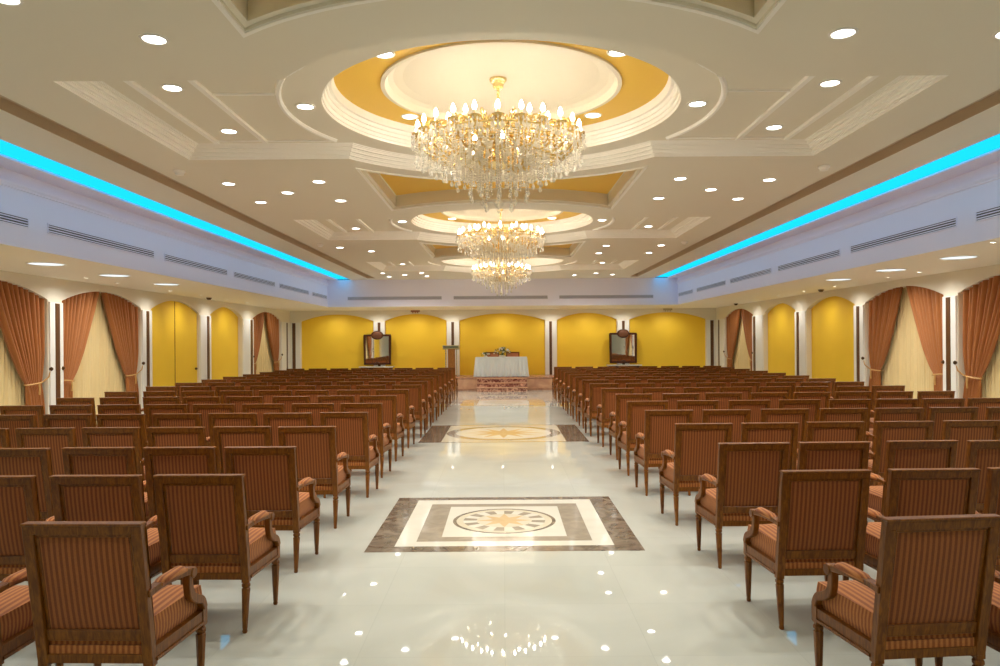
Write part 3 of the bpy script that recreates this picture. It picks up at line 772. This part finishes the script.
# ------------------------------------------------------------------ chandeliers
def strand_mesh(nb, name):
    m = MB(); z = 0
    for k in range(nb):
        r = .0125; z -= .0235
        m.add([(r, 0, z), (0, r, z), (-r, 0, z), (0, -r, z), (0, 0, z+.0115), (0, 0, z-.0115)],
              [(0, 1, 4), (1, 2, 4), (2, 3, 4), (3, 0, 4), (1, 0, 5), (2, 1, 5), (3, 2, 5), (0, 3, 5)])
    m.lathe([(.002, z-.012), (.010, z-.03), (.020, z-.052), (.016, z-.066), (.002, z-.078)], (0, 0, 0), 6)
    return m
def make_chandelier(label, loc):
    t = thing('chandelier', label, 'chandelier', loc, 0, 'crystal chandeliers')
    a = MB(); a.lathe([(.035, -.10), (.05, -.085), (.055, -.05), (.075, -.03), (.085, -.012), (.085, 0)], (0, 0, -.06), 20); a.build('canopy', M_brass, t, smooth=True)
    a = MB(); a.tube([(0, 0, -.15), (0, 0, -.42)], .012, 8)
    for k in range(10): a.lathe([(.008, -.012), (.019, 0), (.008, .012)], (0, 0, -.165-.026*k), 8)
    a.build('rod', M_brass, t, smooth=True)
    a = MB(); a.lathe([(.02, -.40), (.07, -.43), (.05, -.46), (.03, -.52), (.045, -.58), (.09, -.62), (.13, -.66), (.10, -.70), (.05, -.74), (.06, -.80), (.14, -.86), (.16, -.90), (.05, -.94)], (0, 0, 0), 20); a.build('column', M_brass, t, smooth=True)
    # ring hoops that carry the crystal tiers
    tiers = [(.80, -.70, 6, 30), (.68, -.72, 8, 24), (.55, -.74, 10, 18), (.42, -.76, 13, 12), (.28, -.78, 17, 10), (.14, -.80, 20, 6)]
    for (r, z, nb, n) in tiers:
        a = MB(); a.tube([(r*math.cos(2*PI*k/48), r*math.sin(2*PI*k/48), z) for k in range(48)], .009, 6, closed=True)
        for k in range(4):
            an = PI/4+PI/2*k; a.tube([(r*math.cos(an), r*math.sin(an), z), (.12*math.cos(an), .12*math.sin(an), -.72)], .006, 5)
        a.build('hoop', M_brass, t, smooth=True)
        proto = None
        for k in range(n):
            an = 2*PI*(k+.5)/n
            if proto is None: ob = proto = strand_mesh(nb, 's').build('crystal_strand', M_crys, t)
            else: ob = proto.copy(); COL.objects.link(ob)
            ob.location = (r*math.cos(an), r*math.sin(an), z)
    # arms
    def arm_mesh(R, zc):
        m = MB(); pts = []
        for k in range(17):
            q = k/16; r = .10+(R-.10)*q
            z = -.62+(zc+.62)*q-.16*math.sin(PI*q)+.07*math.sin(2*PI*q)
            pts.append((r, 0, z))
        m.tube(pts, .012, 6)
        m.tube([(R-.20-.05*math.cos(2*PI*k/10), 0, zc-.09+.05*math.sin(2*PI*k/10)) for k in range(9)], .008, 5)
        m.lathe([(.012, -.03), (.02, -.02), (.055, 0), (.06, .012), (.02, .012), (.016, .03)], (R, 0, zc), 12)
        return m
    def drops_mesh(R, zc):
        m = MB()
        for k in range(8):
            an = 2*PI*k/8; c_ = (R+.052*math.cos(an), .052*math.sin(an), zc-.005)
            m.lathe([(.002, 0), (.011, -.02), (.002, -.035)], c_, 5)
            m.lathe([(.002, -.035), (.013, -.07), (.010, -.085), (.002, -.095)], c_, 5)
        # garland of beads hung along the arm
        for k in range(14):
            q = (k+.5)/14; r = .14+(R-.16)*q; z = -.50+(zc+.50)*q-.20*math.sin(PI*q)-.03
            m.lathe([(.002, .016), (.015, 0), (.002, -.016)], (r, .035*math.sin(PI*q), z), 5)
            m.lathe([(.002, -.014), (.012, -.03), (.002, -.05)], (r, .035*math.sin(PI*q), z), 5)
        return m
    for (R, zc, n, off) in ((.79, -.655, 24, 0), (.50, -.57, 10, .3), (.34, -.80, 8, .1)):
        pr = None
        for k in range(n):
            an = 2*PI*k/n+off
            if pr is None:
                ar = arm_mesh(R, zc).build('arm', M_brass, t, smooth=True)
                m = MB(); m.lathe([(.014, .01), (.014, .06), (.008, .062)], (R, 0, zc), 8); cd = m.build('candle_sleeve', M_candle, ar, smooth=True)
                m = MB(); m.lathe([(.008, .060), (.021, .082), (.021, .098), (.010, .128), (.002, .142)], (R, 0, zc), 8); bu = m.build('bulb', M_bulb, ar, smooth=True)
                dp = drops_mesh(R, zc).build('crystal_drops', M_crys, ar)
                pr = (ar, cd, bu, dp)
            else:
                ar = pr[0].copy(); COL.objects.link(ar)
                for q in pr[1:]:
                    z = q.copy(); COL.objects.link(z); z.parent = ar
            ar.rotation_euler = (0, 0, an)
    # upper crown with pendants
    a = MB()
    a.tube([(.30*math.cos(2*PI*k/32), .30*math.sin(2*PI*k/32), -.60) for k in range(32)], .008, 6, closed=True)
    for k in range(12):
        an = 2*PI*k/12; a.tube([(.03*math.cos(an), .03*math.sin(an), -.45), (.16*math.cos(an), .16*math.sin(an), -.50), (.30*math.cos(an), .30*math.sin(an), -.60)], .006, 5)
    for k in range(16):                              # gilt scrolls between the arms
        an = 2*PI*(k+.5)/16; ca, sa = math.cos(an), math.sin(an)
        for r0, z0, q in ((.36, -.62, .11), (.58, -.64, .10), (.70, -.62, .07)):
            sp = [(r0+q*(1-j/22)*math.cos(.5*j), z0+q*(1-j/22)*math.sin(.5*j)) for j in range(18)]
            a.tube([(r_*ca, r_*sa, z_) for r_, z_ in sp], .009, 5)
    a.build('crown', M_brass, t, smooth=True)
    a = MB()
    for q_ in range(5):                              # short inner strings between the tiers, too many to count
        rr = (.74, .61, .48, .35, .21)[q_]; n_ = (56, 46, 34, 24, 14)[q_]
        for k in range(n_):
            an = 2*PI*(k+.3)/n_; x, y = rr*math.cos(an), rr*math.sin(an)
            for j in range(4+3*q_): a.lathe([(.002, .013), (.013, 0), (.002, -.013)], (x, y, -.69-.025*j-.02*q_), 5)
    for k in range(24):
        an = 2*PI*k/24; x, y = .30*math.cos(an), .30*math.sin(an)
        for j in range(6): a.lathe([(.002, .014), (.012, 0), (.002, -.014)], (x, y, -.62-.03*j), 5)
    o_ = a.build('inner_crystals', M_crys, t); o_['kind'] = 'stuff'
    a = MB(); a.lathe([(.002, -1.33), (.03, -1.31), (.045, -1.28), (.03, -1.25), (.012, -1.22), (.03, -1.20), (.012, -1.18)], (0, 0, 0), 10)
    for k in range(9): a.lathe([(.002, .018), (.018, 0), (.002, -.018)], (0, 0, -1.16+.028*k), 6)
    a.build('finial', M_crys, t)
    for ch in t.children: pass
    freeze(t); return t
names = ('largest crystal chandelier with candle bulbs, nearest the rear rows', 'middle crystal chandelier with candle bulbs, above the star medallion', 'smallest-looking crystal chandelier with candle bulbs, closest to the stage')
for o_i, y in enumerate(BAYS):
    lab = ('crystal candle chandelier under the first dome, above the rear rows', 'crystal candle chandelier under the second dome, above the star medallion', 'crystal candle chandelier under the third dome, toward the stage')[o_i]
    if o_i == 0: CHN = make_chandelier(lab, (-.03, y, Z4+.06))
    else: dup(CHN, (-.03, y, Z4+.06), 0, lab)

# ------------------------------------------------------------------ armchairs
LEAN = math.tan(math.radians(10.3))
def lean(x, y, z): return (x, y-max(z-.40, 0)*LEAN, z)
def curve(pts, n=8):
    """smooth path through points (Catmull-Rom)"""
    out = []; P_ = [pts[0]]+list(pts)+[pts[-1]]
    for i in range(1, len(P_)-2):
        for k in range(n):
            t_ = k/n; a, b, c_, d = P_[i-1], P_[i], P_[i+1], P_[i+2]
            out.append(tuple(.5*(2*b[j]+(c_[j]-a[j])*t_+(2*a[j]-5*b[j]+4*c_[j]-d[j])*t_*t_+(3*b[j]-a[j]-3*c_[j]+d[j])*t_**3) for j in (0, 1)))
    out.append(tuple(pts[-1])); return out
def armchair_parts():
    parts = {}
    H, W = .965, .2625
    # back frame: stiles, top rail and lower rail with an inner step
    m = MB(); D0, D1 = -.005, .042
    for sx in (-1, 1):
        a, b = sorted((sx*W, sx*(W-.046))); m.box(a, b, D0, D1, .315, H-.045, 0, lean)
        a, b = sorted((sx*(W-.046), sx*(W-.062))); m.box(a, b, D0+.012, D1-.010, .47, H-.060, 0, lean)
    m.box(-W, W, D0, D1, H-.045, H, 0, lean); m.box(-W-.004, W+.004, D0-.005, D1+.004, H-.008, H+.004, 0, lean)
    m.box(-W+.046, W-.046, D0+.012, D1-.010, H-.062, H-.045, 0, lean)
    m.box(-W+.046, W-.046, D0+.004, D1-.004, .418, .472, 0, lean)
    parts['back_frame'] = (m, M_wood, dict(bevel=.0035))
    m = MB()
    def panel(sgn):
        def F(u, v):
            x = -W+.058+(2*W-.116)*u; z = .465+(H-.055-.465)*v
            cr = .014*(1-(2*u-1)**4)*(1-(2*v-1)**4)
            return lean(x, (.012-cr*.7 if sgn < 0 else .030+cr), z)
        return F
    m.grid(panel(-1), 10, 10); m.grid(panel(1), 10, 10)
    parts['back_panel'] = (m, M_back, dict(smooth=True))
    # seat frame
    m = MB(); SF = .288
    m.box(-W+.046, W-.046, -.004, .035, .318, .358)
    m.box(-W+.03, W-.03, .46, .50, .315, .385)
    for sx in (-1, 1):
        pts = [(sx*(W-.035), .03), (sx*W, .03), (sx*SF, .47), (sx*(SF-.035), .47)]
        if sx < 0: pts = pts[::-1]
        vs = [(x, y, z) for z in (.318, .385) for x, y in pts]
        m.add(vs, [(3, 2, 1, 0), (4, 5, 6, 7), (0, 1, 5, 4), (1, 2, 6, 5), (2, 3, 7, 6), (3, 0, 4, 7)])
        a, b = sorted((sx*(SF-.042), sx*(SF+.003))); m.box(a, b, .455, .503, .31, .40)
        pts = [(sx*W, .03), (sx*(W+.006), .03), (sx*(SF+.006), .46), (sx*SF, .46)]
        if sx < 0: pts = pts[::-1]
        vs = [(x, y, z) for z in (.318, .333) for x, y in pts]
        m.add(vs, [(3, 2, 1, 0), (4, 5, 6, 7), (0, 1, 5, 4), (1, 2, 6, 5), (2, 3, 7, 6), (3, 0, 4, 7)])
    parts['seat_frame'] = (m, M_wood, dict(bevel=.004))
    # cushion
    m = MB()
    def cush(nx, ny):
        x0 = lambda y: W-.030+(SF-W)*(y/.5)
        def top(u, v):
            y = .015+.485*v; x = (2*u-1)*x0(y); return (x, y, .505+.028*(1-(2*u-1)**4)*(1-(2*v-1)**4))
        m.grid(top, 10, 10)
        def sidef(sg):
            return lambda u, v: ((x0(.015+.485*u)+.008*math.sin(PI*v))*sg, .015+.485*u, .385+.12*v)
        m.grid(sidef(-1), 10, 3); m.grid(sidef(1), 10, 3)
        m.grid(lambda u, v: ((2*u-1)*x0(.5), .5+.012*math.sin(PI*v), .385+.12*v), 10, 3)
        m.grid(lambda u, v: ((2*u-1)*x0(.015), .015, .385+.12*v), 10, 3)
    cush(10, 10)
    m.box(-W+.048, W-.048, .004, .03, .358, .396)
    parts['seat_cushion'] = (m, M_seat, dict(smooth=True, angle=60))
    # arms
    for nm, sx in (('armrest', -1), ('armrest#', 1)):
        m = MB()
        path = curve([(-.045, .640), (.06, .648), (.18, .645), (.30, .632), (.345, .628)], 6)
        m.sweep_yz(path, sx*.252, .042, [.030]*len(path))
        m.add([], [])
        # scroll knuckle
        vs = MB(); 
        n = 12; ring = [(.345+.028*math.cos(2*PI*k/n), .618+.028*math.sin(2*PI*k/n)) for k in range(n)]
        v8 = [(sx*.252+q*.026, y, z) for q in (-1, 1) for y, z in ring]
        m.add(v8, [tuple(range(n)), tuple(reversed(range(n, 2*n)))]+[(k, (k+1) % n, n+(k+1) % n, n+k) for k in range(n)])
        path = curve([(.325, .622), (.328, .56), (.345, .505), (.395, .470), (.450, .445), (.478, .395)], 5)
        m.sweep_yz(path, sx*.252, .036, [.034+.010*math.sin(PI*i/(len(path)-1)) for i in range(len(path))])
        pad = MB()
        def padf(u, v, sx=sx):
            y = .05+.235*v; an = PI*u; r = .030*(1-(2*v-1)**6*.5)
            return (sx*.252+r*math.cos(an), y, .655+.026*math.sin(an)*(1-(2*v-1)**6*.6))
        pad.grid(padf, 8, 8)
        pad.box(sx*.252-.024, sx*.252+.024, .055, .28, .645, .660)
        # the arms splay outwards to the front
        for q in (m, pad): q.v = [(a+sx*.030*max(b, 0)/.5, b, c_) for a, b, c_ in q.v]
        parts[nm] = (m, M_wood, dict(bevel=.004), ('arm_pad', pad, M_arm, dict(smooth=True)))
    # legs: turned, fluted and tapering
    prof = [(.012, 0), (.016, .012), (.0135, .022), (.015, .03), (.0195, .12), (.0245, .24), (.026, .262), (.019, .268), (.026, .276), (.026, .29), (.019, .297), (.023, .31), (.023, .325)]
    for k, (x, y, dy) in enumerate(((-.240, .018, -.030), (.240, .018, -.030), (-.268, .478, -.006), (.268, .478, -.006))):
        m = MB(); m.lathe(prof, (x, y, 0), 14, flute=.10)
        m.v = [(a, b+dy*(1-c_/.325), c_) for a, b, c_ in m.v]
        if k < 2: m.box(x-.022, x+.022, y-.022, y+.022, .30, .36)
        else: m.box(x-.021, x+.021, y-.021, y+.021, .305, .345)
        parts['leg'+'#'*k] = (m, M_wood, dict(smooth=True, angle=30))
    return parts
PARTS = armchair_parts()
def armchair_proto():
    t = thing('armchair', '', 'chair', (0, 0, 0))
    for nm, p in PARTS.items():
        o = p[0].build(nm.strip('#'), p[1], t, **p[2])
        if len(p) > 3:
            q = p[3]; q[1].build(q[0], q[2], o, **q[3])
    freeze(t); return t
PROTO = armchair_proto()
def joined_proto():
    bm = bmesh.new(); mats = [M_wood, M_back, M_seat, M_arm]
    for ch, sub in KIDS[PROTO.name]:
        for o in [ch]+sub:
            n0 = len(bm.faces); bm.from_mesh(o.data); bm.faces.ensure_lookup_table()
            mi = mats.index(o.data.materials[0])
            for f_ in bm.faces[n0:]: f_.material_index = mi
    me = bpy.data.meshes.new('armchair_far'); bm.to_mesh(me); bm.free()
    for q in mats: me.materials.append(q)
    return me
FAR = joined_proto()

F_, CX, HY, RL = 740.0, 503.0, 341.0, .007
DROW = [3.22, 4.38, 5.56, 6.88, 8.2, 9.45, 10.75, 12.05, 13.4, 14.62, 15.85, 17.1, 18.35, 19.6, 20.85, 22.05]
YT = [520, 474, 446, 426, 412.5, 403, 395.8, 389.8]
LX = {1: [21.6, -140], 2: [154, 51.3, -57], 3: [225.7, 144, 62, -22], 4: [278.8, 215.8, 148, 84.6, 22.2, -45], 5: [319.5, 264, 208, 152.8, 100, 48, -8],
      6: [341, 292, 242.6, 193, 145.6, 99, 54, 6.6], 7: [360, 317.4, 273.2, 226.4, 184, 142.6, 100, 61], 8: [376.2, 337, 296, 258.8, 219.8, 181.6, 143.2, 106]}
RXs = {1: [882, 1013], 2: [782, 893, 991], 3: [720, 800.4, 893, 964], 4: [676, 743, 811, 881.4, 952], 5: [646, 704, 764, 824, 880, 937.6, 994],
      6: [627.5, 678.4, 730.4, 782, 832.2, 878.4, 926, 970], 7: [616, 663, 707.6, 752.6, 796, 840, 879.6, 921.4], 8: [602, 643.3, 684.5, 720.8, 761, 798.6, 840.6, 878]}
ROT = {(1, 1, 0): 5.0, (1, 1, 1): 3.0, (1, 3, 2): 1.6, (1, 3, 1): 1.2, (-1, 1, 0): -1.5, (-1, 1, 1): 2.0, (1, 3, 0): .5, (-1, 2, 0): -1.0, (1, 2, 0): 1.2, (1, 2, 1): .6}
OR16 = ['', 'rearmost row', 'second row from rear', 'third row from rear', 'fourth row from rear', 'fifth row from rear', 'sixth row from rear', 'seventh row from rear', 'eighth row from rear',
        'eighth row from stage', 'seventh row from stage', 'sixth row from stage', 'fifth row from stage', 'fourth row from stage', 'third row from stage', 'second row from stage', 'row closest to stage']
SEAT = ['first seat from the centre aisle', 'second seat from the centre aisle', 'third seat from the centre aisle', 'fourth seat from the centre aisle']
SEATW = {8: ['fourth seat from the side wall', 'third seat from the side wall', 'second seat from the side wall', 'first seat from the side wall']}
first = True
for r in range(1, 17):
    d = DROW[r-1]
    for sd in (-1, 1):
        xs = []
        if r <= 8:
            for px in (LX if sd < 0 else RXs)[r]:
                X0 = (px-RL*(YT[r-1]-HY)-CX)*d/F_
                xs.append(X0+.2625)
        else:
            e0 = (-1.50 if sd < 0 else 1.58)+(.004*(r-9)*-sd*2)
            for i in range(8): xs.append(e0+sd*(.2625+.638*i)+random.uniform(-.02, .02))
        for i in range(1, len(xs)):                 # neighbours never overlap
            if abs(xs[i]-xs[i-1]) < .612: xs[i] = xs[i-1]+sd*.612
        for i, x in enumerate(xs):
            rot = ROT.get((sd, r, i), random.uniform(-1.1, 1.1))
            y = d+.10+random.uniform(-.03, .03)*(1 if r > 2 else 0)+(.02*i if sd > 0 and r < 9 else 0)
            if i < 4: sl = SEAT[i]
            elif r <= 5: sl = ('fifth', 'sixth', 'seventh')[i-4]+' seat from the centre aisle'
            else: sl = SEATW[8][i-4]
            lab = 'striped armchair, %s, %s, %s' % (SIDE[sd], OR16[r], sl)
            if r >= 13:
                o = bpy.data.objects.new('armchair', FAR); COL.objects.link(o); o.location = (x, y, 0); o.rotation_euler = (0, 0, math.radians(rot))
                tag(o, lab, 'chair', 'rows of striped armchairs')
            elif first:
                first = False; PROTO.location = (x, y, 0); PROTO.rotation_euler = (0, 0, math.radians(rot)); PROTO['label'] = lab; PROTO['group'] = 'rows of striped armchairs'
            else: dup(PROTO, (x, y, 0), math.radians(rot), lab, 'rows of striped armchairs')

# ------------------------------------------------------------------ camera, world, view
cam = bpy.data.cameras.new('camera'); co = bpy.data.objects.new('camera', cam); COL.objects.link(co)
co.location = (0, 0, 1.75); co.rotation_euler = (PI/2, RL, 0)
cam.sensor_width = 36; cam.lens = 36*F_/1000; cam.shift_x = -.003; cam.shift_y = .008; cam.clip_end = 200
scene.camera = co
w = bpy.data.worlds.new('world'); scene.world = w; w.use_nodes = True
w.node_tree.nodes['Background'].inputs['Color'].default_value = (0, 0, 0, 1)
vs = scene.view_settings; vs.view_transform = 'Standard'; vs.look = 'None'; vs.gamma = 1; vs.use_curve_mapping = False; vs.exposure = 1.52
cy = scene.cycles
cy.use_denoising = True; cy.transparent_max_bounces = 32; cy.max_bounces = 10; cy.diffuse_bounces = 6; cy.glossy_bounces = 4; cy.transmission_bounces = 6
cy.caustics_reflective = False; cy.caustics_refractive = False; cy.sample_clamp_indirect = 6; cy.use_light_tree = True
